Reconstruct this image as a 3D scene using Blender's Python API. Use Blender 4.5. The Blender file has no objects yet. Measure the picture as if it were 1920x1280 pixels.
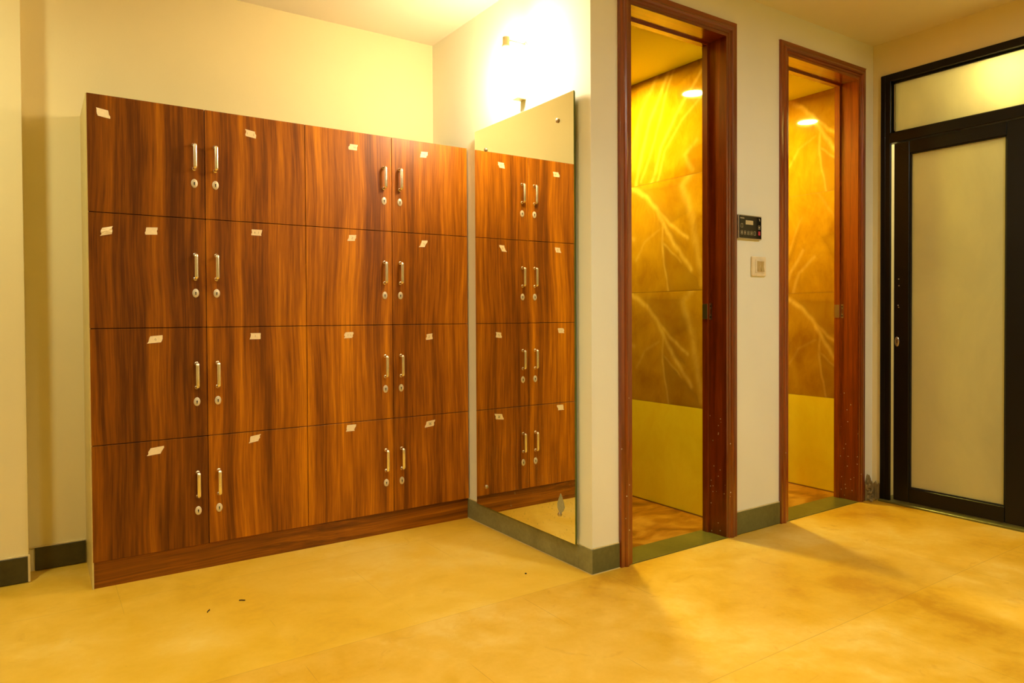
import bpy, bmesh, math, random
import numpy as np
from mathutils import Vector, Matrix

random.seed(7)
SC = bpy.context.scene
COL = SC.collection

# ------------------------------------------------------------------ helpers
def s2l(r, g, b):
    f = lambda c: (c/255/12.92) if c/255 <= .04045 else ((c/255+.055)/1.055)**2.4
    return (f(r), f(g), f(b), 1.0)

class MB:
    """collects shapes in one bmesh; build() links them as ONE mesh object"""
    def __init__(s): s.bm = bmesh.new()
    def box(s, x0, x1, y0, y1, z0, z1, m=0, bev=0.0, seg=2):
        vs = [s.bm.verts.new((x, y, z)) for x in (x0, x1) for y in (y0, y1) for z in (z0, z1)]
        F = [(0,1,3,2),(4,6,7,5),(0,4,5,1),(2,3,7,6),(0,2,6,4),(1,5,7,3)]
        fs = [s.bm.faces.new([vs[i] for i in f]) for f in F]
        for f in fs: f.material_index = m
        if bev > 0:
            es = {e for f in fs for e in f.edges}
            r = bmesh.ops.bevel(s.bm, geom=list(es), offset=bev, segments=seg, affect='EDGES', profile=.5)
            for f in r['faces']: f.material_index = m
        return s
    def prism(s, pts, axis, a, b, m=0):
        """extrude a 2-D outline (list of 2-tuples) along axis ('x','y','z') from a to b"""
        def P(p, t):
            return {'x': (t, p[0], p[1]), 'y': (p[0], t, p[1]), 'z': (p[0], p[1], t)}[axis]
        A = [s.bm.verts.new(P(p, a)) for p in pts]; B = [s.bm.verts.new(P(p, b)) for p in pts]
        n = len(pts); fs = [s.bm.faces.new(A), s.bm.faces.new(B[::-1])]
        for i in range(n): fs.append(s.bm.faces.new((A[i], B[i], B[(i+1) % n], A[(i+1) % n])))
        for f in fs: f.material_index = m
        return s
    def tube(s, path, rx, ry=None, n=12, m=0, up=(0, 0, 1), cap=True):
        ry = rx if ry is None else ry
        path = [Vector(p) for p in path]; rings = []
        N = len(path); prev = None
        for i, p in enumerate(path):
            t = (path[min(i+1, N-1)] - path[max(i-1, 0)]).normalized()
            u = Vector(up) if prev is None else prev
            u = (u - t*u.dot(t))
            if u.length < 1e-4: u = t.orthogonal()
            u.normalize(); prev = u; w = t.cross(u)
            rings.append([s.bm.verts.new(p + u*rx*math.cos(2*math.pi*k/n) + w*ry*math.sin(2*math.pi*k/n)) for k in range(n)])
        for a, b in zip(rings, rings[1:]):
            for k in range(n):
                f = s.bm.faces.new((a[k], a[(k+1) % n], b[(k+1) % n], b[k])); f.material_index = m; f.smooth = True
        if cap:
            for r, rev in ((rings[0], True), (rings[-1], False)):
                f = s.bm.faces.new(r[::-1] if rev else r); f.material_index = m
        return s
    def lathe(s, prof, origin, axis=(0, 0, 1), n=24, m=0, sx=1.0, sy=1.0, smooth=True):
        """prof = [(radius, height)...] turned about axis"""
        ax = Vector(axis).normalized(); u = ax.orthogonal().normalized()
        if abs(ax.z) < .9: u = Vector((0, 0, 1)) - ax*ax.z; u.normalize()
        w = ax.cross(u); o = Vector(origin); rings = []
        for r, h in prof:
            rings.append([s.bm.verts.new(o + ax*h + u*(max(r, 1e-5)*sx*math.cos(2*math.pi*k/n)) + w*(max(r, 1e-5)*sy*math.sin(2*math.pi*k/n))) for k in range(n)])
        for a, b in zip(rings, rings[1:]):
            for k in range(n):
                f = s.bm.faces.new((a[k], a[(k+1) % n], b[(k+1) % n], b[k])); f.material_index = m; f.smooth = smooth
        s.bm.faces.new(rings[0][::-1]).material_index = m; s.bm.faces.new(rings[-1]).material_index = m
        return s
    def build(s, name, mats, parent=None, loc=None):
        bmesh.ops.recalc_face_normals(s.bm, faces=s.bm.faces[:])
        me = bpy.data.meshes.new(name); s.bm.to_mesh(me); s.bm.free()
        for m in (mats if isinstance(mats, (list, tuple)) else [mats]): me.materials.append(m)
        o = bpy.data.objects.new(name, me); COL.objects.link(o)
        if parent is not None: o.parent = parent
        if loc is not None: o.location = loc
        return o

def empty(name, loc=(0, 0, 0)):
    o = bpy.data.objects.new(name, None); COL.objects.link(o); o.location = loc
    o.empty_display_size = .1
    return o
def tag(o, label, cat, group=None, kind=None):
    o['label'] = label; o['category'] = cat
    if group: o['group'] = group
    if kind: o['kind'] = kind
    return o
def struct(o, label, cat):
    return tag(o, label, cat, kind='structure')

# ------------------------------------------------------------------ materials
class NT:
    def __init__(s, name):
        s.m = bpy.data.materials.new(name); s.m.use_nodes = True
        s.t = s.m.node_tree; s.t.nodes.clear()
        s.out = s.t.nodes.new('ShaderNodeOutputMaterial')
    def n(s, typ, ins=None, **kw):
        nd = s.t.nodes.new('ShaderNode'+typ)
        for k, v in kw.items(): setattr(nd, k, v)
        for k, v in (ins or {}).items(): s.set(nd.inputs[k], v)
        return nd
    def set(s, sock, v):
        if isinstance(v, bpy.types.NodeSocket): s.t.links.new(v, sock)
        else: sock.default_value = v
    def math(s, op, a, b=None, clamp=False):
        nd = s.n('Math', operation=op, use_clamp=clamp); s.set(nd.inputs[0], a)
        if b is not None: s.set(nd.inputs[1], b)
        return nd.outputs[0]
    def mix(s, fac, a, b, mode='MIX'):
        nd = s.n('MixRGB', blend_type=mode); s.set(nd.inputs[0], fac); s.set(nd.inputs[1], a); s.set(nd.inputs[2], b)
        return nd.outputs[0]
    def ramp(s, fac, stops, interp='LINEAR'):
        nd = s.n('ValToRGB'); cr = nd.color_ramp; cr.interpolation = interp
        while len(cr.elements) < len(stops): cr.elements.new(.5)
        for e, (p, c) in zip(cr.elements, stops): e.position = p; e.color = c if len(c) == 4 else (*c, 1)
        s.set(nd.inputs[0], fac); return nd.outputs[0]
    def pos(s): return s.n('NewGeometry').outputs['Position']
    def mapped(s, vec, scale=(1, 1, 1), loc=(0, 0, 0)):
        nd = s.n('Mapping'); s.set(nd.inputs['Vector'], vec); nd.inputs['Scale'].default_value = scale; nd.inputs['Location'].default_value = loc
        return nd.outputs[0]
    def noise(s, vec, scale, detail=4, rough=.5, dist=0.0):
        nd = s.n('TexNoise'); s.set(nd.inputs['Vector'], vec)
        nd.inputs['Scale'].default_value = scale; nd.inputs['Detail'].default_value = detail
        nd.inputs['Roughness'].default_value = rough; nd.inputs['Distortion'].default_value = dist
        return nd.outputs[0]
    def bump(s, h, strength, dist=.01):
        nd = s.n('Bump'); s.set(nd.inputs['Height'], h); nd.inputs['Strength'].default_value = strength; nd.inputs['Distance'].default_value = dist
        return nd.outputs[0]
    def bsdf(s, color, rough=.5, metal=0.0, spec=.5, normal=None, **extra):
        b = s.n('BsdfPrincipled'); s.set(b.inputs['Base Color'], color); s.set(b.inputs['Roughness'], rough)
        s.set(b.inputs['Metallic'], metal); b.inputs['Specular IOR Level'].default_value = spec
        if normal is not None: s.set(b.inputs['Normal'], normal)
        for k, v in extra.items(): s.set(b.inputs[k.replace('_', ' ')], v)
        return b.outputs[0]
    def done(s, sh): s.t.links.new(sh, s.out.inputs['Surface']); return s.m

def plain(name, c, rough=.5, metal=0.0, spec=.5, nscale=30, namt=.06):
    t = NT(name); f = t.noise(t.pos(), nscale, 3)
    c0 = tuple(x*(1-namt) for x in c[:3])+(1,); c1 = tuple(min(1, x*(1+namt)) for x in c[:3])+(1,)
    return t.done(t.bsdf(t.ramp(f, [(.3, c0), (.7, c1)]), rough, metal, spec))

def emit(name, c, strength):
    t = NT(name); e = t.n('Emission'); e.inputs[0].default_value = c; e.inputs[1].default_value = strength
    return t.done(e.outputs[0])

def wall_paint(name, c, stain=.05):
    t = NT(name); p = t.pos()
    a = t.noise(p, 1.6, 5, .55); b = t.noise(p, 14, 4, .6); g = t.noise(p, 160, 2)
    c0 = tuple(x*(1-stain) for x in c[:3])+(1,)
    col = t.mix(t.math('MULTIPLY', b, .25), t.ramp(a, [(.35, c0), (.65, c)]), c0)
    return t.done(t.bsdf(col, .62, 0, .25, t.bump(g, .08, .003)))

def wood(name, axis, stops, rough, spec=.4, coat=0.0, specks=False, sc=1.0, tone=False):
    """streaky grain running along the given axis"""
    t = NT(name); p = t.pos()
    st = {'z': (1, 1, .035), 'x': (.035, 1, 1), 'y': (1, .035, 1)}[axis]
    v = t.mapped(p, st)
    wob = t.noise(t.mapped(p, tuple(.5 if q == 1 else .45 for q in st)), 2.6, 2)
    vv = t.n('VectorMath', operation='ADD'); t.set(vv.inputs[0], v)
    w3 = t.n('CombineXYZ'); k = t.math('MULTIPLY', wob, .075); t.set(w3.inputs[0], k); t.set(w3.inputs[1], 0.0); t.set(w3.inputs[2], k if axis == 'x' else 0.0)
    t.set(vv.inputs[1], w3.outputs[0]); vec = vv.outputs[0]
    a = t.noise(vec, 12*sc, 3, .5, .35); b = t.noise(vec, 60*sc, 5, .66); c = t.noise(vec, 230*sc, 2, .5)
    f = t.math('ADD', t.math('MULTIPLY', a, .50), t.math('ADD', t.math('MULTIPLY', b, .36), t.math('MULTIPLY', c, .14)))
    col = t.ramp(f, stops)
    if tone:   # left door columns darkened in colour, standing in for lamp falloff
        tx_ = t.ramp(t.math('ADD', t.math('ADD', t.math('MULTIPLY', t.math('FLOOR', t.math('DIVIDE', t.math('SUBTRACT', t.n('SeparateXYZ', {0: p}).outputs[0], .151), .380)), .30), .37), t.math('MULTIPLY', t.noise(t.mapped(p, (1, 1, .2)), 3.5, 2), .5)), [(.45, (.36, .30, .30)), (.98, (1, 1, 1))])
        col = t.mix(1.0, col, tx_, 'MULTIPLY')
    if specks:
        vo = t.n('TexVoronoi'); t.set(vo.inputs['Vector'], p); vo.inputs['Scale'].default_value = 48
        d = t.math('LESS_THAN', vo.outputs['Distance'], .12)
        pick = t.math('GREATER_THAN', t.n('SeparateColor', {0: vo.outputs['Color']}).outputs[0], .80)
        sep = t.n('SeparateXYZ', {0: p}).outputs[2]
        low = t.math('LESS_THAN', t.math('ADD', sep, t.math('MULTIPLY', t.noise(p, 3, 2), .9)), 1.0)
        col = t.mix(t.math('MULTIPLY', t.math('MULTIPLY', d, pick), low), col, s2l(200, 190, 170))
    b = t.n('BsdfPrincipled'); t.set(b.inputs['Base Color'], col); b.inputs['Roughness'].default_value = rough
    b.inputs['Specular IOR Level'].default_value = spec
    b.inputs['Coat Weight'].default_value = coat; b.inputs['Coat Roughness'].default_value = .12
    t.set(b.inputs['Normal'], t.bump(f, .10, .002))
    return t.done(b.outputs[0])

M = {}
M['wall'] = wall_paint('cream wall paint', s2l(240, 226, 174))
M['wall2'] = wall_paint('off-white wall paint', s2l(246, 246, 230))
M['ceil'] = wall_paint('ceiling paint', s2l(240, 230, 204), .03)

lam = [(.28, s2l(66, 31, 1)), (.43, s2l(124, 66, 2)), (.53, s2l(174, 101, 3)), (.62, s2l(218, 136, 5)), (.76, s2l(152, 82, 3))]
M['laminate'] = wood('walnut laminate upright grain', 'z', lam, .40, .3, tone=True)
M['laminate_flat'] = wood('walnut laminate level grain', 'x', [(p, tuple(x*.8 for x in c[:3])+(1,)) for p, c in lam], .36, .4)
fr = [(.30, s2l(68, 24, 2)), (.50, s2l(128, 52, 4)), (.66, s2l(172, 84, 7)), (.8, s2l(126, 54, 4))]
M['frame_z'] = wood('varnished frame wood upright', 'z', fr, .28, .5, .9, True)
M['frame_x'] = wood('varnished frame wood level', 'x', fr, .28, .5, .9)
M['edge'] = plain('cream laminate edge', s2l(214, 196, 128), .4)
M['dark_gap'] = plain('dark carcass inside', s2l(40, 18, 8), .8)

def floor_mat():
    t = NT('yellow sandstone floor'); p = t.pos()
    a = t.noise(p, 1.25, 5, .55, .5); b = t.noise(p, 6.5, 6, .62, .3); c = t.noise(p, 40, 4, .6)
    f = t.math('ADD', t.math('MULTIPLY', a, .6), t.math('ADD', t.math('MULTIPLY', b, .3), t.math('MULTIPLY', c, .1)))
    col = t.ramp(f, [(.38, s2l(196, 140, 16)), (.46, s2l(216, 166, 40)), (.54, s2l(226, 180, 68)), (.64, s2l(236, 202, 112))])
    # ochre blotches of the stone
    bl = t.ramp(t.noise(p, 9, 5, .65, 1.2), [(.60, (0, 0, 0)), (.74, (1, 1, 1))])
    col = t.mix(t.math('MULTIPLY', bl, .5), col, s2l(190, 134, 24))
    sx = t.n('SeparateXYZ', {0: p})
    def seam(val, off, per, w):
        m = t.math('PINGPONG', t.math('SUBTRACT', val, off), per/2)
        return t.math('LESS_THAN', m, w)
    rows = seam(sx.outputs[1], 1.944, .7335, .0013)
    cols = seam(sx.outputs[0], .595, .375, .0009)
    broken = t.ramp(t.noise(p, 3.0, 3), [(.50, (0, 0, 0)), (.56, (1, 1, 1))])
    col = t.mix(t.math('MULTIPLY', t.math('MULTIPLY', cols, broken), .5), col, s2l(150, 104, 40))
    col = t.mix(t.math('MULTIPLY', rows, .45), col, s2l(160, 116, 50))
    # slabs of slightly different tone
    vo = t.n('TexWhiteNoise', noise_dimensions='2D')
    fx = t.math('FLOOR', t.math('DIVIDE', t.math('SUBTRACT', sx.outputs[0], .595), .375)); fy = t.math('FLOOR', t.math('DIVIDE', t.math('SUBTRACT', sx.outputs[1], 1.944), .7335))
    cc = t.n('CombineXYZ', {0: t.math('FLOOR', t.math('DIVIDE', fx, 2.0)), 1: fy}); t.set(vo.inputs[0], cc.outputs[0])
    col = t.mix(t.math('MULTIPLY', vo.outputs[0], .16), col, s2l(200, 160, 84))
    # the alcove in front of the lockers is laid with a paler batch of slabs
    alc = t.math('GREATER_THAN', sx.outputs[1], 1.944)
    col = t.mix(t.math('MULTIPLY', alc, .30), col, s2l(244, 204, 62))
    pit = t.ramp(t.noise(p, 70, 3, .6), [(.70, (0, 0, 0)), (.76, (1, 1, 1))])
    col = t.mix(t.math('MULTIPLY', pit, .3), col, s2l(150, 104, 30))
    r = t.math('ADD', .30, t.math('MULTIPLY', b, .2))
    return t.done(t.bsdf(col, r, 0, .4, t.bump(c, .05, .002)))
M['floor'] = floor_mat()

def stone(name, c, rough=.4):
    t = NT(name); p = t.pos()
    a = t.noise(p, 5, 5, .6, .6); b = t.noise(p, 60, 3)
    f = t.math('ADD', t.math('MULTIPLY', a, .75), t.math('MULTIPLY', b, .25))
    c0 = tuple(x*.68 for x in c[:3])+(1,); c1 = tuple(x*1.3 for x in c[:3])+(1,)
    return t.done(t.bsdf(t.ramp(f, [(.32, c0), (.5, c), (.68, c1)]), rough, 0, .4, t.bump(b, .06, .002)))
M['kota'] = stone('dark green skirting stone', s2l(138, 136, 96))
M['kota_shaded'] = stone('shaded green skirting stone', s2l(66, 60, 30))  # skirting stone coloured darker to stand in for shade at the left
M['kota_mid'] = stone('deep green skirting stone', s2l(104, 104, 60))
M['sill'] = stone('green threshold stone', s2l(104, 98, 40), .28)
M['grout'] = plain('pale grout', s2l(225, 205, 150), .8)
M['rubble'] = stone('crumbled grey mortar', s2l(150, 128, 78), .9)

def shower_floor():
    t = NT('brown shower floor stone'); p = t.pos()
    a = t.noise(t.mapped(p, (1, 2.2, 1)), 4, 6, .6, 1.0)
    col = t.ramp(a, [(.34, s2l(116, 66, 10)), (.5, s2l(164, 104, 24)), (.66, s2l(196, 140, 50))])
    return t.done(t.bsdf(col, .3, 0, .45))
M['sh_floor'] = shower_floor()

def marble():
    t = NT('golden onyx marble tile'); p = t.pos()
    at = t.n('Attribute', attribute_name='vein'); sep = t.n('SeparateColor', {0: at.outputs['Color']})
    vein, dark, plainv = sep.outputs[0], sep.outputs[1], sep.outputs[2]
    a = t.noise(p, 3.2, 5, .55, 1.2); b = t.noise(t.mapped(p, (1, 1.6, .8)), 11, 5, .6, .8)
    f = t.math('ADD', t.math('MULTIPLY', a, .65), t.math('MULTIPLY', b, .35))
    base = t.ramp(f, [(.32, s2l(152, 100, 6)), (.5, s2l(176, 126, 14)), (.68, s2l(194, 146, 28))])
    base = t.mix(t.math('MULTIPLY', dark, t.math('ADD', .15, t.math('MULTIPLY', b, .65))), base, s2l(128, 86, 12))
    vn = t.math('MULTIPLY', vein, t.math('ADD', .15, b), True)
    base = t.mix(vn, base, s2l(246, 206, 110))
    pl = t.ramp(f, [(.3, s2l(244, 212, 34)), (.7, s2l(254, 230, 54))])
    col = t.mix(plainv, base, pl)
    return t.done(t.bsdf(col, t.math('ADD', .05, t.math('MULTIPLY', plainv, .12)), 0, .5))
M['marble'] = marble()
M['joint'] = plain('tile joint', s2l(150, 110, 50), .8)
M['sh_ceil'] = wall_paint('shower ceiling paint', s2l(232, 220, 40), .03)

M['chrome'] = plain('polished handle metal', s2l(252, 246, 230), .27, 1.0)
M['steel'] = plain('brushed steel', s2l(196, 186, 166), .35, 1.0)
M['esc'] = plain('lock plate metal', s2l(226, 214, 190), .38, .35)
M['black'] = plain('black hole', s2l(14, 12, 8), .7)
M['tape'] = plain('paper masking tape', s2l(246, 226, 186), .75, nscale=120, namt=.05)
M['ink'] = plain('faint pencil ink', s2l(196, 174, 134), .8)
M['ink2'] = plain('pencil ink', s2l(132, 116, 80), .8)
M['alu'] = plain('black aluminium', s2l(12, 9, 8), .34, .0, .3)
M['pvc'] = plain('black glazing rubber', s2l(10, 9, 8), .6)
M['white_plastic'] = plain('ivory switch plastic', s2l(240, 226, 190), .3)
M['rock'] = plain('ivory rocker plastic', s2l(196, 172, 112), .35)
M['panel_black'] = plain('black glossy control panel', s2l(30, 26, 16), .12, 0, .5)
M['panel_dark'] = plain('black control strip', s2l(8, 7, 8), .1, 0, .5)
M['lcd'] = plain('pale display', s2l(206, 192, 150), .3)
M['btn'] = plain('button print grey', s2l(186, 178, 146), .5)
M['btn_red'] = plain('red button', s2l(206, 52, 78), .4)
M['lamp_body'] = plain('cream enamelled lamp metal', s2l(206, 196, 140), .4)
M['patch'] = plain('bare grey silvering', s2l(168, 166, 128), .6, nscale=90, namt=.12)
M['glass_edge'] = plain('green glass edge', s2l(92, 108, 42), .15)
M['twig'] = plain('dark wood splinter', s2l(40, 24, 12), .8)

def mirror_mat():
    t = NT('old spotted mirror'); p = t.pos()
    sp = t.ramp(t.noise(p, 46, 5, .7), [(.62, (0, 0, 0)), (.70, (1, 1, 1))])
    z = t.n('SeparateXYZ', {0: p}).outputs[2]
    lowz = t.ramp(z, [(.05, (1, 1, 1)), (.75, (0, 0, 0))])
    vo = t.n('TexVoronoi'); t.set(vo.inputs['Vector'], p); vo.inputs['Scale'].default_value = 70
    dots = t.math('MULTIPLY', t.math('LESS_THAN', vo.outputs['Distance'], t.math('MULTIPLY', t.noise(p, 30, 2), .42)), t.math('GREATER_THAN', t.n('SeparateColor', {0: vo.outputs['Color']}).outputs[0], .80))
    dots = t.math('MULTIPLY', dots, t.math('GREATER_THAN', t.noise(p, 5, 3), .50))
    sp = t.math('MAXIMUM', sp, t.math('MULTIPLY', dots, .45))
    g = t.bsdf((.92, .93, .78, 1), .012, 1.0)
    d = t.bsdf(s2l(206, 186, 130), .6)
    mx = t.n('MixShader'); t.set(mx.inputs[0], t.math('MULTIPLY', t.math('MULTIPLY', sp, lowz), .55)); t.set(mx.inputs[1], g); t.set(mx.inputs[2], d)
    return t.done(mx.outputs[0])
M['mirror'] = mirror_mat()

def frosted(name, c, gloss):
    t = NT(name); p = t.pos()
    tr = t.n('BsdfTranslucent'); df = t.n('BsdfDiffuse'); gl = t.n('BsdfGlossy')
    sm = t.noise(t.mapped(p, (1, 1, .5)), 3, 5, .6, .6)
    cc = t.ramp(sm, [(.35, tuple(x*.90 for x in c[:3])), (.6, c)])
    t.set(tr.inputs[0], cc); t.set(df.inputs[0], cc); gl.inputs[0].default_value = (1, .97, .88, 1); gl.inputs[1].default_value = .3
    m1 = t.n('MixShader'); m1.inputs[0].default_value = .40; t.set(m1.inputs[1], tr.outputs[0]); t.set(m1.inputs[2], df.outputs[0])
    m2 = t.n('MixShader'); m2.inputs[0].default_value = gloss; t.set(m2.inputs[1], m1.outputs[0]); t.set(m2.inputs[2], gl.outputs[0])
    return t.done(m2.outputs[0])
M['frost'] = frosted('frosted glass', s2l(230, 224, 178), .06)

K = 1.0
WARM = (1.0, 1.0, .66, 1); WARM2 = (1.0, .78, .50, 1); COOL = (.96, 1.0, .88, 1); GOLD = (1.0, .81, .12, 1)
M['bulb'] = emit('glowing bulb', WARM2, 195*K)
M['led_room'] = emit('lit room diffuser', WARM, 330*K)
M['fill_right'] = emit('right fill diffuser', COOL, 275*K)
M['fill_spot'] = emit('spot fill diffuser', WARM, 470*K)
M['led_left'] = emit('lit left diffuser', WARM, 200*K)
M['led_shower'] = emit('lit shower diffuser', GOLD, 860*K)
M['led_next'] = emit('lit lamp next room', (1, .98, .60, 1), 92*K)
M['globe'] = emit('lit globe next room', (1, .86, .60, 1), 46*K)

# ------------------------------------------------------------------ dimensions (metres; camera stands at x=y=0)
LX0, LX1, LY, LZ = .150, 1.672, 2.832, 1.725      # locker bank: left, right, front, top
WBX, WBY = 1.676, 3.175                           # mirror wall, wall behind the lockers
WMY = 1.958                                       # wall with the two doors
WRX = 3.560                                       # wall with the black door
CZ = 2.308
SHC, SHF = 2.155, -.018                           # shower ceiling and floor
S1X, S2X = 2.62, 3.56                             # right walls of the two showers

# ------------------------------------------------------------------ room shell
fl = MB(); fl.box(-2.4, 3.60, -2.2, WMY-.003, -.1, 0); fl.box(-2.4, WBX, WMY-.003, 3.3, -.1, 0)
struct(fl.build('floor', M['floor']), 'worn yellow sandstone floor of the locker room', 'floor')
struct(MB().box(-2.4, 3.70, -2.2, 3.3, CZ, 2.45).build('ceiling', M['ceil']), 'plain cream ceiling of the locker room', 'ceiling')
struct(MB().box(-.036, WBX, WBY, 3.3, 0, CZ).build('wall_back', M['wall']), 'cream wall behind and above the wooden lockers', 'wall')
struct(MB().box(-2.4, -.036, 3.06, 3.3, 0, CZ).build('wall_back_left', M['wall'],), 'cream wall pier left of the lockers, stepping forward', 'wall')
struct(MB().box(-2.5, -2.4, -2.3, 3.3, -.1, CZ).build('wall_left', M['wall']), 'cream wall on the far left, out of frame', 'wall')
struct(MB().box(-2.5, 3.70, -2.3, -2.2, -.1, CZ).build('wall_front', M['wall']), 'cream wall behind the photographer', 'wall')
struct(MB().box(WBX, 1.79, 2.078, 3.3, -.05, CZ).build('wall_mirror_side', M['wall2']), 'off-white side wall carrying the mirror and lamp', 'wall')
w = MB()
w.box(WBX, 1.807, WMY, 2.078, -.05, CZ); w.box(2.477, 2.782, WMY, 2.078, -.05, CZ); w.box(3.471, 3.70, WMY, 2.078, -.05, CZ)
w.box(1.807, 2.477, WMY, 2.078, 2.177, CZ); w.box(2.782, 3.471, WMY, 2.078, 2.177, CZ)
struct(w.build('wall_middle', M['wall2']), 'cream wall with the two brown door frames', 'wall')
w = MB(); w.box(WRX, 3.70, 1.9135, WMY, -.05, CZ); w.box(WRX, 3.70, -2.2, 1.235, -.05, CZ); w.box(WRX, 3.70, 1.235, 1.9135, 2.140, CZ)
struct(w.build('wall_right', M['wall']), 'cream wall around the black glazed door', 'wall')

# skirting stones
def skirting(name, boxes, label, grout=None, mat='kota'):
    b = MB()
    for q in boxes: b.box(*q, bev=.0015, seg=1)
    o = struct(b.build(name, M[mat]), label, 'skirting')
    if grout:
        g = MB()
        for q in grout: g.box(*q)
        g.build('grout_line', M['grout'], o)
    return o
skirting('baseboard_mirror_side', [(1.670, WBX, 2.030, 2.846, .002, .090), (1.670, WBX, 1.952, 2.029, .002, .092)],
         'dark green stone skirting under the mirror', [(1.6685, WBX, 1.954, 2.846, 0, .002), (1.672, WBX, 1.96, 2.846, .090, .0935)])
skirting('baseboard_middle', [(1.671, 1.806, 1.9515, WMY, .002, .092)], 'dark green stone skirting stub on the pillar beside the first door',
         [(1.671, 1.806, 1.950, WMY, 0, .002), (1.678, 1.805, 1.954, WMY, .092, .0955)], 'kota_mid')
skirting('baseboard_between', [(2.478, 2.781, 1.950, WMY, .002, .098)], 'dark green stone skirting between the two brown doors',
         [(2.479, 2.780, 1.953, WMY, .098, .1015)], 'kota_mid')
skirting('baseboard_back', [(-.017, .1455, 3.165, WBY, .003, .088)], 'short dark green stone skirting in the recess left of the lockers',
         [(-.034, .145, 3.168, WBY, .088, .092)], 'kota_shaded')
skirting('baseboard_right', [(3.552, WRX, -2.19, 1.233, .002, .092)], 'dark green stone skirting on the right wall, out of frame', [(3.556, WRX, -2.19, 1.233, .092, .0955)], 'kota_mid')
skirting('baseboard_left', [(-2.39, -.038, 3.048, 3.06, .002, .094)], 'dark green stone skirting on the left wall pier',
         [(-2.39, -.032, 3.052, 3.0605, .094, .0975), (-.038, -.031, 3.049, 3.06, .002, .094)], 'kota_shaded')

# broken corner skirting between the second brown frame and the black door
b = MB(); rnd = random.Random(3)
xs = [3.473+i*.0075 for i in range(12)]
tops = [.085, .093, .086, .098, .118, .128, .110, .095, .082, .079, .077, .074]
pts = [(xs[0], 0)] + [(x, z) for x, z in zip(xs, tops)] + [(xs[-1], 0)]
b.prism(pts, 'y', 1.944, WMY)
b.prism([(1.914, 0), (1.914, .078), (1.922, .084), (1.930, .074), (1.938, .092), (1.944, .08), (1.944, 0)], 'x', 3.550, WRX)
for k in range(16):
    x = 3.475+rnd.random()*.07; z = .01+rnd.random()*.085; r = .006+rnd.random()*.009
    bmesh.ops.create_icosphere(b.bm, subdivisions=1, radius=r, matrix=Matrix.Translation((x, 1.943, z)) @ Matrix.Scale(.5, 4, (0, 1, 0)))
ob = b.build('baseboard_corner', M['rubble'])
dm = ob.modifiers.new('rough', 'SUBSURF'); dm.subdivision_type = 'SIMPLE'; dm.levels = 2; dm.render_levels = 2
tx = bpy.data.textures.new('crumble', 'CLOUDS'); tx.noise_scale = .012
dp = ob.modifiers.new('crumble', 'DISPLACE'); dp.texture = tx; dp.strength = .006; dp.mid_level = .5
struct(ob, 'broken crumbling skirting in the corner beside the black door frame', 'skirting')
for k in range(6):
    b = MB(); r = .004+.004*rnd.random()
    bmesh.ops.create_icosphere(b.bm, subdivisions=2, radius=r)
    for v in b.bm.verts: v.co *= 1+rnd.uniform(-.3, .3)
    for v in b.bm.verts: v.co.z *= .7
    zmin = min(v.co.z for v in b.bm.verts)
    o = b.build('mortar_crumb', M['rubble'], None, (3.478+.012*k+rnd.uniform(-.003, .003), 1.925+rnd.uniform(-.01, .008), -zmin))
    tag(o, 'tiny grey mortar crumb on the floor under the broken corner skirting', 'rubble', 'mortar crumbs in the right corner')

# ------------------------------------------------------------------ shower rooms
def polyd(P, Q, pts):
    """distance from grid points to a polyline"""
    d = np.full(P.shape, 9.0)
    for (a, b), (c, e) in zip(pts, pts[1:]):
        vx, vy = c-a, e-b; L = vx*vx+vy*vy
        t = np.clip(((P-a)*vx+(Q-b)*vy)/L, 0, 1)
        d = np.minimum(d, np.hypot(P-(a+t*vx), Q-(b+t*vy)))
    return d
def inside(P, Q, poly):
    r = np.zeros(P.shape, bool); n = len(poly)
    for i in range(n):
        (x0, y0), (x1, y1) = poly[i], poly[(i+1) % n]
        if y0 == y1: continue
        c = ((y0 > Q) != (y1 > Q)) & (P < (x1-x0)*(Q-y0)/(y1-y0)+x0)
        r ^= c
    return r
# print A and print B of the tile design, in tile coordinates (distance from the back end, height in the tile)
PA = dict(veins=[([(-.03, .575), (.0, .545), (.035, .525), (.09, .49), (.165, .415), (.205, .35)], .011, 1.0),
                 ([(.165, .415), (.25, .335), (.37, .255)], .009, .9),
                 ([(.19, .37), (.27, .245), (.39, .10)], .010, 1.0),
                 ([(.205, .25), (.33, .14)], .005, .55),
                 ([(.165, .415), (.205, .33), (.21, .21), (.245, .0)], .0055, .75),
                 ([(.40, .57), (.335, .51), (.40, .36), (.46, .03)], .017, .62),
                 ([(.02, .17), (.08, .26), (.18, .31)], .006, .35),
                 ([(-.25, .40), (-.12, .30), (.0, .28)], .01, .5), ([(-.4, .2), (-.25, .33), (-.1, .56)], .008, .5)],
          dark=[[(.195, .36), (.29, .27), (.36, .20), (.27, .24)], [(.21, .25), (.33, .13), (.42, .06), (.45, .0), (.245, .0)],
                [(.07, .53), (.34, .52), (.38, .38), (.25, .335), (.165, .42)]])
PB = dict(veins=[([(.02, -.01), (.06, .16), (.13, .33), (.27, .56)], .010, .75),
                 ([(.06, .02), (.16, .22), (.22, .40), (.30, .56)], .007, .6),
                 ([(.13, -.01), (.20, .17), (.29, .30), (.46, .48)], .008, .7),
                 ([(.17, .0), (.23, .15), (.33, .27), (.52, .40)], .006, .5),
                 ([(-.06, .0), (-.01, .2), (.06, .38), (.20, .57)], .012, .55),
                 ([(.0, .1), (.035, .3), (.10, .45)], .020, .35), ([(.40, .02), (.35, .1), (.43, .16)], .010, .4)],
          dark=[[(.30, .45), (.6, .57), (.12, .57)], [(.36, .0), (.5, .0), (.5, .14), (.38, .12)]])
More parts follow.
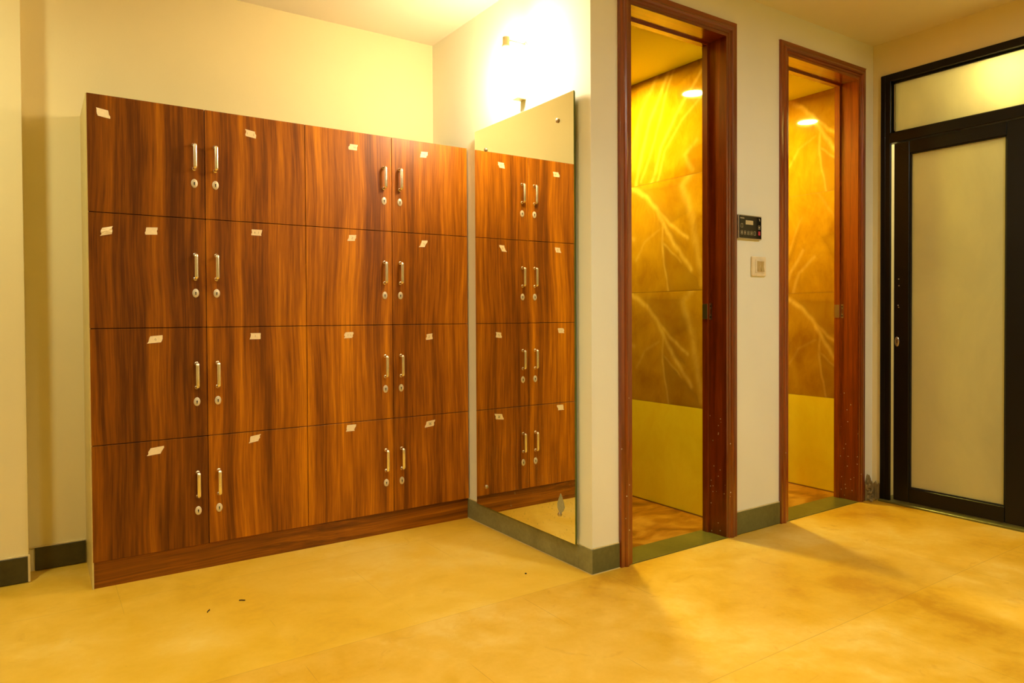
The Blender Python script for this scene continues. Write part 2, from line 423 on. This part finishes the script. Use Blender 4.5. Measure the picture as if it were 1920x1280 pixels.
PC = dict(veins=[([(.0, .02), (.03, .12), (.11, .24)], .008, .6), ([(.05, .0), (.08, .11), (.18, .20)], .008, .55),
                 ([(.01, .22), (.06, .33), (.10, .42)], .005, .3), ([(.20, .55), (.30, .40), (.42, .44)], .008, .25)],
          dark=[[(-.02, .08), (.10, .38), (.02, .2)], [(.22, .3), (.5, .38), (.5, .2), (.3, .16)]])
def marble_wall(name, X, yb, prints, zs, label):
    """tile wall facing -x; yb = y of the tile design's origin, prints = bottom to top; zs = joint heights"""
    y0, y1 = 2.079, 3.20; res = .006
    V = []; Fc = []; Cv = []; off = 0
    for pr, (za, zb) in zip(prints, zip(zs, zs[1:])):
        za += .0008; zb -= .0008
        ny = int((y1-y0)/res); nz = max(2, int((zb-za)/res))
        Y, Z = np.meshgrid(np.linspace(y0, y1, ny), np.linspace(za, zb, nz), indexing='ij')
        P = yb-Y; Q = Z-zs[zs.index(max(z for z in zs if z <= za))]
        wob = .004*np.sin(P*23+Q*17)+.0018*np.sin(P*61-Q*43); P2 = P+wob; Q2 = Q+.5*wob
        vein = np.zeros(P.shape); dark = np.zeros(P.shape); pl = np.zeros(P.shape)
        if pr is None: pl[:] = 1
        else:
            for pts, wd, am in pr['veins']:
                d = polyd(P2, Q2, pts); vein = np.maximum(vein, .7*am*np.exp(-(d/(1.35*wd))**2))
                vein = np.maximum(vein, .22*am*np.exp(-d/(wd*3)))
            for poly in pr['dark']:
                ins = inside(P2, Q2, poly); d = polyd(P2, Q2, poly+[poly[0]])
                dark = np.maximum(dark, np.where(ins, .55+.45*np.exp(-d/.03), .55*np.exp(-(d/.012)**2)))
        V.append(np.stack([np.full(Y.shape, X), Y, Z], -1).reshape(-1, 3))
        Cv.append(np.stack([vein, dark, pl, np.ones(P.shape)], -1).reshape(-1, 4))
        i, j = np.meshgrid(np.arange(ny-1), np.arange(nz-1), indexing='ij'); a = (i*nz+j).ravel()+off
        Fc.append(np.stack([a, a+1, a+nz+1, a+nz], -1)); off += ny*nz
    V = np.concatenate(V); Fc = np.concatenate(Fc); Cv = np.concatenate(Cv)
    me = bpy.data.meshes.new(name); me.from_pydata(V.tolist(), [], Fc.tolist())
    at = me.attributes.new('vein', 'FLOAT_COLOR', 'POINT'); at.data.foreach_set('color', Cv.astype(np.float32).ravel())
    bm = bmesh.new(); bm.from_mesh(me)
    # the slab behind the tile faces
    x0, x1 = X+.0006, X+.10
    vs = [bm.verts.new((x, y, z)) for x in (x0, x1) for y in (y0, y1) for z in (-.05, 2.3)]
    for f in [(0,1,3,2),(4,6,7,5),(0,4,5,1),(2,3,7,6),(0,2,6,4),(1,5,7,3)]: bm.faces.new([vs[i] for i in f]).material_index = 1
    bmesh.ops.recalc_face_normals(bm, faces=bm.faces[:]); bm.to_mesh(me); bm.free()
    me.materials.append(M['marble']); me.materials.append(M['joint'])
    o = bpy.data.objects.new(name, me); COL.objects.link(o)
    return struct(o, label, 'wall')
marble_wall('wall_shower_near', S1X, 2.72, [None, PA, PA, PB], [SHF+.006, .501, 1.064, 1.620, SHC], 'golden veined marble tile wall seen through the first brown door')
marble_wall('wall_shower_far', S2X, 2.46, [None, PA, PC, PA], [SHF+.006, .493, 1.064, 1.610, SHC], 'golden veined marble tile wall seen through the second brown door')
struct(MB().box(1.79, 3.56, 3.20, 3.3, -.05, 2.3).build('wall_shower_back', M['joint']), 'tiled back wall of the showers, hidden behind the door frames', 'wall')
struct(MB().box(1.785, 1.790, 2.079, 3.2, -.05, 2.3).build('wall_shower_left', M['sh_ceil']), 'plain left wall inside the first shower', 'wall')
f2 = MB(); f2.box(1.79, S1X, 2.085, 3.2, -.1, SHF); f2.box(S1X+.1, S2X, 2.085, 3.2, -.1, SHF)
struct(f2.build('floor_showers', M['sh_floor']), 'brown stone floor inside the showers', 'floor')
c2 = MB(); c2.box(1.79, S1X-.001, 2.079, 3.2, SHC, 2.3); c2.box(S1X+.101, S2X-.001, 2.079, 3.2, SHC, 2.3)
struct(c2.build('ceiling_showers', M['sh_ceil']), 'yellow lowered ceiling inside the showers', 'ceiling')

def downlight(name, x, y, z, r, mat, label, group=None):
    e = empty(name, (x, y, z))
    MB().lathe([(r*1.25, 0), (r*1.25, -.004), (r*1.12, -.008), (r, -.008), (r, -.002), (r, 0)], (0, 0, 0), n=32).build('trim_ring', M['lamp_body'], e)
    MB().lathe([(r*.99, -.003), (r*.99, -.006)], (0, 0, 0), n=32).build('diffuser', mat, e)
    return tag(e, label, 'ceiling light', group)
downlight('ceiling_light', 2.26, 2.63, SHC, .055, M['led_shower'], 'round downlight mirrored in the marble behind the first brown door')
downlight('ceiling_light', 3.09, 2.633, SHC, .055, M['led_shower'], 'round downlight mirrored in the marble behind the second brown door')
downlight('ceiling_light', -.63, 2.21, CZ, .085, M['led_left'], 'round ceiling downlight left of the photographer, out of frame', None)
e = empty('ceiling_light', (.85, 1.2, CZ))  # fill lamp added unseen; deep housing lights the floor, sparing the lockers
MB().lathe([(.07, 0), (.07, -.10), (.063, -.10), (.063, -.03), (.02, -.028)], (0, 0, 0), n=36).build('housing', M['lamp_body'], e)
MB().lathe([(.062, -.031), (.062, -.036)], (0, 0, 0), n=32).build('diffuser', M['fill_spot'], e)
tag(e, 'added cylindrical fill light above the floor before the lockers, out of frame', 'ceiling light')
downlight('ceiling_light', 2.45, .15, CZ, .085, M['fill_right'], 'added round fill light right of the photographer, out of frame', None)  # unseen fill lamp added to brighten the door wall and right side

# ------------------------------------------------------------------ brown door frames
def door_frame(name, xo0, xi0, xi1, xo1, label):
    e = empty(name, (0, 0, 0)); struct(e, label, 'door frame')
    # section of one member: u = distance from the opening edge outwards, y = depth
    def section(w):
        return [(0, 2.072), (0, 2.044), (.010, 2.044), (.010, 1.9515), (.022, 1.9515), (.024, 1.9485), (.032, 1.9475), (.036, 1.9425), (.043, 1.9405), (.050, 1.9425), (.053, 1.946), (w-.002, 1.9455), (w, 1.951), (w, 2.072)]
    def jamb(xin, xout, sgn):
        w = abs(xout-xin); sec = section(w)
        b = MB(); zi = 2.113; bot = .0
        # sec u measured so that u=.010 is the main reveal; u=0 the stop at the rear
        lo = [b.bm.verts.new((xin+sgn*(u-.010), y, bot)) for u, y in sec]
        hi = [b.bm.verts.new((xin+sgn*(u-.010), y, zi+(u-.010))) for u, y in sec]
        n = len(sec)
        b.bm.faces.new(lo); b.bm.faces.new(hi[::-1])
        for i in range(n): b.bm.faces.new((lo[i], lo[(i+1) % n], hi[(i+1) % n], hi[i]))
        return b.build('jamb', M['frame_z'], e)
    jamb(xi0, xo0-.010, -1); j = jamb(xi1, xo1+.010, 1)
    sec = section(.074); b = MB(); zi = 2.113; n = len(sec)
    A = [b.bm.verts.new((xi0-(u-.010), y, zi+(u-.010))) for u, y in sec]; B = [b.bm.verts.new((xi1+(u-.010), y, zi+(u-.010))) for u, y in sec]
    b.bm.faces.new(A); b.bm.faces.new(B[::-1])
    for i in range(n): b.bm.faces.new((A[i], A[(i+1) % n], B[(i+1) % n], B[i]))
    b.build('head', M['frame_x'], e)
    # latch strike plate on the right jamb
    b = MB(); x = xi1-.0012
    b.box(x, xi1, 2.028, 2.042, .926, .948); b.box(x, xi1, 2.028, 2.042, .972, .996); b.box(x, xi1, 2.037, 2.042, .948, .972); b.box(x, xi1, 2.028, 2.031, .948, .972)
    b.box(xi1-.012, xi1-.0098, 2.0438, 2.069, .928, .994)
    for z in (.937, .984): b.lathe([(.0032, 0), (.0032, .0006)], (x, 2.0345, z), (-1, 0, 0), 10, 1)
    b.build('strike_plate', [M['steel'], M['black']], e)
    MB().box(xi0-.011, xi1+.011, 1.951, 2.084, -.05, .004, bev=.001, seg=1).build('threshold', M['sill'], e)
    return e
door_frame('door_1', 1.807, 1.870, 2.4137, 2.477, 'brown varnished door frame right beside the mirror pillar')
door_frame('door_2', 2.782, 2.843, 3.4135, 3.471, 'brown varnished door frame nearest the black glazed door')

# ------------------------------------------------------------------ black glazed door
e = empty('door_3', (WRX, 1.6, 0)); struct(e, 'black aluminium framed door with frosted glass and transom', 'door')
def loc(b, name, mats, parent): 
    o = b.build(name, mats, parent); o.matrix_parent_inverse = Matrix.Translation(-Vector((WRX, 1.6, 0))); return o
FX0, FX1 = 3.546, 3.60
b = MB()
b.box(FX0, FX1, 1.888, 1.912, .002, 2.139, bev=.002, seg=1); b.box(FX0, 3.560, 1.8625, 1.890, .002, 2.139, bev=.002, seg=1); b.box(3.56, FX1, 1.8665, 1.888, 1.80, 2.139)          # stile against the corner
b.box(FX0, FX1, 1.236, 1.2785, .002, 2.139, bev=.002, seg=1)
b.box(FX0, FX1, 1.2785, 1.8665, 2.103, 2.139, bev=.002, seg=1)
b.box(FX0-.004, FX1, 1.2785, 1.8665, 1.795, 1.846, bev=.003, seg=1)   # transom bar
loc(b, 'outer_frame', M['alu'], e)
b = MB()
for y0, y1, z0, z1 in ((1.858, 1.8665, 1.846, 2.103), (1.2785, 1.287, 1.846, 2.103), (1.287, 1.858, 2.094, 2.103), (1.287, 1.858, 1.846, 1.855)):
    b.box(3.575, 3.60, y0, y1, z0, z1)
loc(b, 'glazing_bead', M['alu'], e)
loc(MB().box(3.584, 3.590, 1.287, 1.858, 1.855, 2.094), 'transom_glass', M['frost'], e)
g = MB(); g.box(3.5735, 3.576, 1.857, 1.8585, 1.86, 2.09); lb = loc(g, 'sealant_line', M['grout'], e)
leaf = MB(); LY0, LY1 = 1.2815, 1.8475; a0, a1, zb, zt = 1.3595, 1.7735, .088, 1.731
leaf.box(3.552, 3.594, a1, LY1, .017, 1.790, bev=.003, seg=1); leaf.box(3.552, 3.594, LY0, a0, .017, 1.790, bev=.003, seg=1)
leaf.box(3.5525, 3.594, a0, a1, .017, zb, bev=.002, seg=1); leaf.box(3.5525, 3.594, a0, a1, zt, 1.790, bev=.002, seg=1)
lf = loc(leaf, 'door_leaf', M['alu'], e)
def leafpart(b, name, mat): 
    o = b.build(name, mat, lf); return o
leafpart(MB().box(3.570, 3.576, a0, a1, zb, zt), 'glass', M['frost'])
b = MB()
for y0, y1, z0, z1 in ((a0, a0+.006, zb, zt), (a1-.006, a1, zb, zt), (a0, a1, zb, zb+.005), (a0, a1, zt-.005, zt)): b.box(3.560, 3.5695, y0, y1, z0, z1)
leafpart(b, 'gasket', M['pvc'])
b = MB(); b.lathe([(.006, 0), (.013, .0002), (.013, .004), (.009, .005)], (3.552, 1.829, .808), (-1, 0, 0), 20, 0, sx=1.9, sy=.85)
b.box(3.5466, 3.5472, 1.8275, 1.8305, .800, .816, 1); leafpart(b, 'lock_cylinder', [M['steel'], M['black']])
for z in (1.118, 1.085, .988, .978):
    leafpart(MB().lathe([(.0032, 0), (.0032, .0012), (.001, .0018)], (3.552, 1.822+.004*math.sin(z*90), z), (-1, 0, 0), 10), 'screw', M['steel'])
for y0, z0 in ((1.8475, 1.79), ):
    leafpart(MB().tube([(3.5515, 1.8475, 1.789), (3.5515, a1, zt)], .0008, n=6), 'mitre_joint', M['dark_gap'])
struct(MB().box(3.525, 3.70, 1.24, 1.91, -.05, .010, bev=.002, seg=1).build('trim_1', M['sill']), 'low green stone sill under the black door', 'sill')

# the lit room behind the frosted glass
w = MB(); w.box(5.2, 5.3, -.5, 3.3, -.1, 2.45); w.box(3.70, 5.3, 3.2, 3.3, -.1, 2.45); w.box(3.70, 5.3, -.6, -.5, -.1, 2.45)
struct(w.build('wall_next_room', M['wall']), 'cream walls of the lit room behind the frosted glass', 'wall')
struct(MB().box(3.70, 5.3, -.5, 3.2, -.1, 0).build('floor_next_room', M['floor']), 'floor of the room behind the frosted glass', 'floor')
struct(MB().box(3.70, 5.3, -.5, 3.2, 2.40, 2.45).build('ceiling_next_room', M['ceil']), 'ceiling of the room behind the frosted glass', 'ceiling')
e = empty('globe_light', (3.735, 1.36, 2.40))
MB().lathe([(.035, 0), (.035, -.012), (.008, -.018), (.008, -.30)], (0, 0, 0), n=20).build('stem', M['lamp_body'], e)
MB().lathe([(.012, -.30), (.042, -.318), (.060, -.35), (.064, -.38), (.056, -.415), (.034, -.44), (.005, -.448)], (0, 0, 0), n=24).build('globe', M['globe'], e)
tag(e, 'round glowing lamp behind the frosted transom glass of the black door', 'lamp')
downlight('ceiling_light', 4.4, .9, 2.40, .10, M['led_next'], 'ceiling downlight in the room behind the frosted door')

# ------------------------------------------------------------------ locker bank
L = empty('locker_cabinet', (LX0, LY, 0))
tag(L, 'bank of sixteen walnut wooden lockers with metal handles and tape labels', 'lockers')
def lp(b, name, mats, parent=L):
    o = b.build(name, mats, parent)
    if parent is L: o.matrix_parent_inverse = Matrix.Translation(-Vector((LX0, LY, 0)))
    return o
b = MB(); b.box(LX0+.004, LX0+.022, LY+.021, WBY-.001, .012, LZ-.004); b.box(LX1-.018, LX1, LY+.021, WBY-.001, .012, LZ-.004)
b.box(LX0+.022, LX1-.018, LY+.021, WBY-.001, LZ-.022, LZ-.004); b.box(LX0+.022, LX1-.018, LY+.021, WBY-.001, .088, .104); b.box(LX0+.022, LX1-.018, WBY-.012, WBY-.001, .104, LZ-.022)
CW = (LX1-LX0-.002)/4; ZS = [1.724, 1.316, .9105, .502, .0935]
for k in (1, 2, 3): b.box(LX0+k*CW-.009, LX0+k*CW+.009, LY+.021, WBY-.012, .104, LZ-.022)
for z in ZS[1:4]:
    for k in range(4): b.box(LX0+k*CW+.022, LX0+(k+1)*CW-.018, LY+.023, WBY-.012, z-.009, z+.009)
lp(b, 'carcass', M['dark_gap'])
lp(MB().box(LX0-.001, LX0+.004, LY+.0025, WBY-.001, 0, LZ-.001), 'end_panel', M['edge'])
lp(MB().box(LX0+.001, 1.6685, LY+.010, LY+.026, 0, .0915), 'plinth', M['laminate_flat'])

def esc_mesh():
    b = MB()
    b.lathe([(1.0, 0), (1.0, .0012), (.88, .0024), (.02, .0026)], (0, 0, 0), (0, -1, 0), 28, 0, sx=.0165, sy=.0115)
    b.lathe([(.0026, 0), (.0026, .0034)], (0, 0, .0022), (0, -1, 0), 12, 1)
    b.prism([(-.0011, .002), (.0011, .002), (.0017, -.0065), (-.0017, -.0065)], 'y', -.0034, -.001, 1)
    return b
def handle_mesh():
    b = MB(); pts = []; h, d, r = .0475, .023, .008
    pts.append((0, .001, h-.003))
    for k in range(6): a = math.pi/2*k/5; pts.append((0, -d+r-r*math.sin(a)+.0, h-.003-(r-r*math.cos(a))))
    # the lower half mirrored
    pts += [(x, y, -z) for x, y, z in pts[::-1]]
    b.tube(pts, .0068, .0046, 14, up=(1, 0, 0))
    for s in (-1, 1): b.lathe([(.0075, 0), (.0075, .0015), (.005, .003)], (0, 0, s*(h-.003)), (0, -1, 0), 16)
    return b
def stroke(b, pts, x, z, s, mi, y=-.0016):
    for (a, c), (d, e) in zip(pts, pts[1:]):
        dx, dz = d-a, e-c; l = math.hypot(dx, dz) or 1; nx, nz = -dz/l*.0009, dx/l*.0009
        q = [(x+s*a+nx, z+s*c+nz), (x+s*d+nx, z+s*e+nz), (x+s*d-nx, z+s*e-nz), (x+s*a-nx, z+s*c-nz)]
        b.prism(q, 'y', y, -.0008, mi)
def tape_mesh(w, h, seed, skew=0.0, lean=0.0, crumple=False, marks=None, strong=False):
    r = random.Random(seed); n = 5
    def side(x, zsgn):   # torn end
        return [(x+r.uniform(-.10, .10)*h+lean*h*(t-.5)*zsgn, (t-.5)*h*zsgn) for t in [0, .25, .5, .75, 1]]
    L_ = side(-w/2, -1); R_ = side(w/2, 1)
    if skew: 
        L_ = [(x, z-skew*w/2) for x, z in L_]; R_ = [(x, z+skew*w/2) for x, z in R_]
    outline = R_ + L_
    b = MB()
    if crumple:
        ys = [-.0012-.004*r.random() for _ in outline]
        A = [b.bm.verts.new((x, y, z)) for (x, z), y in zip(outline, ys)]; c = b.bm.verts.new((.002, -.006, .001))
        B = [b.bm.verts.new((x, 0, z)) for x, z in outline]
        n = len(A)
        for i in range(n):
            b.bm.faces.new((A[i], A[(i+1) % n], c)); b.bm.faces.new((A[i], B[i], B[(i+1) % n], A[(i+1) % n]))
        b.bm.faces.new(B)
    else: b.prism(outline, 'y', -.0009, .0)
    for pts, ox in (marks or []): stroke(b, pts, ox, skew*ox, h*.5, 1, -.0012)
    return b
ONE = [(-.1, .35), (.05, .5), (.05, -.5)]
SIX = [(.3, .5), (-.15, .1), (-.25, -.3), (0, -.5), (.25, -.3), (.1, 0), (-.2, -.15)]
W1 = [(-.5, .3), (-.5, -.35)]; W2 = [(-.2, -.2), (0, .3), (.25, -.1), (.05, -.4)]; W3 = [(-.35, .35), (.3, .3), (-.3, -.35), (.3, -.35)]; W4 = [(0, .4), (-.1, -.4)]
TAPES = {  # (row, column): list of (x, z, w, h, skew, lean, marks, strong)
 (0, 0): [(.2013, 1.6614, .038, .028, -.15, -.25, None, 0)], (0, 1): [(.699, 1.6579, .038, .026, -.14, 0, [(W1, -.006), (W4, .012)], 0)],
 (0, 2): [(1.1157, 1.6596, .036, .024, 0, .2, [(W2, .004), (W4, .011)], 0)], (0, 3): [(1.4485, 1.6688, .034, .026, .05, .3, [(W2, 0)], 0)],
 (1, 0): [(.3484, 1.2604, .038, .026, .05, .15, None, 0)], (1, 1): [(.717, 1.277, .038, .023, 0, .1, [(W1, 0), (W4, .008), (W1, -.002)], 0)],
 (1, 2): [(1.1074, 1.2782, .031, .025, .06, .2, [(W3, .001)], 0)], (1, 3): [(1.4426, 1.2709, .029, .030, .05, .5, [(W2, .001)], 0)],
 (2, 0): [(.3559, .8691, .044, .026, .08, .3, [(W2, 0)], 0)], (2, 1): [(.7086, .8732, .038, .024, .0, .15, [(W4, 0)], 0)],
 (2, 2): [(1.0895, .8696, .036, .025, .02, .2, [(W4, -.004), (W1, .014)], 0)], (2, 3): [(1.4687, .8547, .032, .026, .1, 0, [(W3, -.001)], 0)],
 (3, 0): [(.3527, .464, .044, .027, .1, .4, None, 0)], (3, 1): [(.7023, .4729, .036, .026, .16, .3, None, 0)],
 (3, 2): [(1.0952, .4778, .037, .027, .0, .3, None, 0)], (3, 3): [(1.4682, .4621, .043, .027, .12, .35, [(ONE, -.004), (SIX, .003)], 1)]}
hm = handle_mesh().build('handle', M['chrome'], L); em = esc_mesh().build('lock', [M['esc'], M['black']], L)
first = True
for r in range(4):
    for c in range(4):
        x0 = LX0+.001+c*CW+.0012; x1 = LX0+.001+(c+1)*CW-.0012; z1 = ZS[r]-.0012; z0 = ZS[r+1]+.0012
        if r == 0: z1 = LZ
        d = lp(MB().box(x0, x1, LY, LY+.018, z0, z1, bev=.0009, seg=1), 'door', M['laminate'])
        hx = (x1+.0012-.037) if c % 2 == 0 else (x0-.0012+.037)
        hz = ZS[r]-.1795
        if first: h, k = hm, em; first = False
        else:
            h, k = hm.copy(), em.copy(); COL.objects.link(h); COL.objects.link(k)
        for o, z, y in ((h, hz, LY), (k, hz-.0985, LY)):
            o.parent = d; o.matrix_parent_inverse = Matrix.Identity(4); o.location = (hx, y, z)
        for i, (tx_, tz, tw, th, sk, ln, mk, st) in enumerate(TAPES[(r, c)]):
            tp = tape_mesh(tw, th, r*10+c, sk, ln, False, mk).build('tape_label', [M['tape'], M['ink2'] if st else M['ink']], d)
            tp.location = (tx_, LY-.0001, tz)
        if (r, c) == (1, 0):
            tp = tape_mesh(.034, .028, 77, .25, .1, True).build('tape_label', [M['tape'], M['ink']], d); tp.location = (.2074, LY-.0001, 1.2517)
            tp['label'] = 'crumpled scrap of masking tape'

# ------------------------------------------------------------------ mirror
MX = 1.655
e = empty('wall_mirror', (MX, 2.38, .095)); tag(e, 'tall frameless spotted mirror screwed to the wall beside the lockers', 'mirror')
def mp(b, name, mats):
    o = b.build(name, mats, e); o.matrix_parent_inverse = Matrix.Translation(-Vector((MX, 2.38, .095))); return o
b = MB(); b.box(MX, MX+.005, 2.030, 2.735, .0945, 1.777, 1)
for f in b.bm.faces:
    if abs(f.calc_center_median().x-MX) < 1e-5: f.material_index = 0
mp(b, 'mirror_glass', [M['mirror'], M['glass_edge']])
mp(MB().box(MX+.0055, MX+.0095, 2.0325, 2.7325, .0955, 1.775), 'backing_board', plain('green backing board', s2l(98, 112, 44), .6))
for y, z in ((2.125, 1.688), (2.64, 1.679), (2.653, .186), (2.122, .186)):
    b = MB(); b.lathe([(.0085, 0), (.0085, .004), (.006, .0065), (.002, .007)], (MX-.0002, y, z), (-1, 0, 0), 20)
    b.lathe([(.004, .0005), (.004, .0115)], (MX+.0095, y, z), (1, 0, 0), 10)
    mp(b, 'screw_cap', M['steel'])
b = MB(); b.prism([(2.128, .195), (2.137, .21), (2.138, .225), (2.127, .250), (2.117, .268), (2.108, .258), (2.098, .236), (2.092, .218), (2.1, .204), (2.114, .193)], 'x', MX-.0006, MX-.0001)
mp(b, 'bare_patch', M['patch'])

# ------------------------------------------------------------------ wall lamp above the mirror
e = empty('wall_lamp', (WBX, 2.38, 1.93)); tag(e, 'bare glowing wall lamp on a white metal bracket above the mirror', 'lamp')
def wl(b, name, mats):
    o = b.build(name, mats, e); o.matrix_parent_inverse = Matrix.Translation(-Vector((WBX, 2.38, 1.93))); return o
pl_ = [(2.362, 1.832), (2.362, 1.905), (2.345, 1.93), (2.345, 2.045), (2.36, 2.065), (2.40, 2.065), (2.415, 2.045), (2.415, 1.93), (2.40, 1.905), (2.40, 1.832)]
wl(MB().prism(pl_, 'x', WBX-.003, WBX-.0005), 'bracket_plate', M['lamp_body'])
b = MB(); b.box(WBX-.045, WBX-.003, 2.362, 2.400, 1.832, 1.836); b.box(WBX-.045, WBX-.042, 2.362, 2.400, 1.836, 1.850)
wl(b, 'foot_arm', M['lamp_body'])
for y, z in ((2.372, 1.865), (2.372, 2.035)):
    wl(MB().lathe([(.0035, 0), (.0035, .0015), (.001, .002)], (WBX-.003, y, z), (-1, 0, 0), 10), 'screw', M['steel'])
wl(MB().lathe([(.014, 0), (.014, .03), (.017, .032), (.017, .045)], (WBX-.095, 2.365, 2.065), (0, 0, -1), 20).lathe([(.004, 0), (.004, .085)], (WBX-.003, 2.365, 2.055), (-1, 0, 0), 10), 'bulb_socket', M['lamp_body'])
wl(MB().lathe([(.016, 0), (.022, .015), (.036, .05), (.042, .085), (.038, .112), (.025, .132), (.004, .140)], (WBX-.095, 2.365, 2.02), (0, 0, -1), 28), 'bulb', M['bulb'])

# ------------------------------------------------------------------ control panel and switch between the doors
e = empty('control_panel', (2.5615, WMY, 1.323)); tag(e, 'black steam control keypad with display beside the first door', 'control panel')
kx0, kx1, kz0, kz1 = -.078, .078, -.0515, .0515
MB().box(kx0, kx1, -.014, -.0002, kz0, kz1, bev=.003).build('housing', M['steel'], e)
MB().box(kx0+.004, kx1-.004, -.0158, -.0135, kz0+.004, kz1-.004, bev=.0012, seg=1).build('face_plate', M['panel_black'], e)
MB().box(kx0+.122, kx1-.006, -.0163, -.0157, kz0+.006, kz1-.006).build('indicator_strip', M['panel_dark'], e)
MB().box(-.034, .016, -.0166, -.0157, .010, .028, bev=.0005, seg=1).build('display', M['lcd'], e)
def button(x, z, mat, kind):
    b = MB(); w, h, t = .0065, .0085, .0013; y0, y1 = -.0170, -.0157
    if kind == 'solid': b.box(x-w, x+w, y0, y1, z-h, z+h)
    else:
        b.box(x-w, x+w, y0, y1, z+h-t, z+h); b.box(x-w, x+w, y0, y1, z-h, z-h+t); b.box(x-w, x-w+t, y0, y1, z-h, z+h); b.box(x+w-t, x+w, y0, y1, z-h, z+h)
        if kind == 'bar': b.box(x-.0022, x+.0022, y0, y1, z-.004, z+.004)
        if kind == 'x': b.tube([(x-.004, -.0164, z-.005), (x+.004, -.0164, z+.005)], .0008, n=6); b.tube([(x-.004, -.0164, z+.005), (x+.004, -.0164, z-.005)], .0008, n=6)
    return b.build('button', mat, e)
button(-.060, .004, M['btn'], 'open'); button(-.060, -.025, M['btn'], 'bar')
for i, k in enumerate(('bar', 'x', 'bar', 'open')): button(-.038+.0215*i, -.026, M['btn'], k)
button(.057, .001, M['btn'], 'bar')
o = button(.057, -.024, M['btn_red'], 'solid'); o['label'] = 'red button'
b = MB()
for i in range(8): b.box(-.069+i*.0034, -.0668+i*.0034, -.0164, -.0157, .0335, .0375 if i % 3 else .0395)
b.build('maker_lettering', M['btn'], e)
MB().prism([(.055, .040), (.060, .034), (.057, .034), (.063, .027), (.061, .033), (.064, .033), (.059, .040)], 'y', -.0168, -.0157).build('symbol', M['btn'], e)

e = empty('light_switch', (2.629, WMY, 1.157)); tag(e, 'ivory double light switch on the wall below the control keypad', 'switch')
MB().box(-.048, .048, -.010, -.0002, -.043, .043, bev=.004).build('plate', M['white_plastic'], e)
MB().box(-.028, .034, -.0125, -.0095, -.030, .030, bev=.0015, seg=1).build('inner_frame', M['white_plastic'], e)
for x in (-.008, .016):
    b = MB(); b.prism([(-.0125, -.022), (-.0175, -.022), (-.0135, .0), (-.0150, .022), (-.0125, .022)], 'x', x-.0100, x+.0100); b.build('rocker', M['rock'], e)

# ------------------------------------------------------------------ scraps on the floor
def splinter(px, py, ang, ln, label):
    b = MB(); b.tube([(-ln/2, 0, .0022), (-ln*.1, .0008, .0026), (ln*.25, -.0006, .0024), (ln/2, .0004, .0018)], .0018, .0014, 8)
    o = b.build('wood_splinter', M['twig'], None, (px, py, 0)); o.rotation_euler = (0, 0, ang)
    tag(o, label, 'debris', None)
splinter(.4477, 2.4142, math.radians(62), .022, 'dark wood splinter on the floor before the lockers, the bigger nearer one')
splinter(.558, 2.441, math.radians(-30), .020, 'small thin splinter on the floor just right of the bigger dark one')
b = MB(); bmesh.ops.create_icosphere(b.bm, subdivisions=2, radius=.004)
for v in b.bm.verts: v.co.z = v.co.z*.6+.0024
tag(b.build('grit_speck', M['twig'], None, (1.478, 2.10, 0)), 'dark speck of grit on the floor below the mirror', 'debris')

# ------------------------------------------------------------------ camera
f, pitch, roll, yaw = 1319.447, 0.015806, -0.005448, 0.590371
cy, sy = math.cos(yaw), math.sin(yaw)
fwd = Vector((sy*math.cos(pitch), cy*math.cos(pitch), -math.sin(pitch))); rt = Vector((cy, -sy, 0)); up = rt.cross(fwd)
r2 = rt*math.cos(roll)+up*math.sin(roll); u2 = -rt*math.sin(roll)+up*math.cos(roll)
cam = bpy.data.objects.new('camera', bpy.data.cameras.new('camera')); COL.objects.link(cam)
cam.matrix_world = Matrix(((r2.x, u2.x, -fwd.x, 0), (r2.y, u2.y, -fwd.y, 0), (r2.z, u2.z, -fwd.z, .95), (0, 0, 0, 1)))
cam.data.sensor_width = 36; cam.data.lens = f/1920*36
cam.data.shift_x = (960-953.2)/1920; cam.data.shift_y = (611.4-640)/1920
cam.data.clip_start = .01
SC.camera = cam

wd = bpy.data.worlds.new('world'); SC.world = wd; wd.use_nodes = True
wd.node_tree.nodes['Background'].inputs[0].default_value = (1, .8, .5, 1); wd.node_tree.nodes['Background'].inputs[1].default_value = 0.0
vs = SC.view_settings; vs.view_transform = 'Standard'; vs.look = 'None'; vs.gamma = 1; vs.exposure = 0.36; vs.use_curve_mapping = False
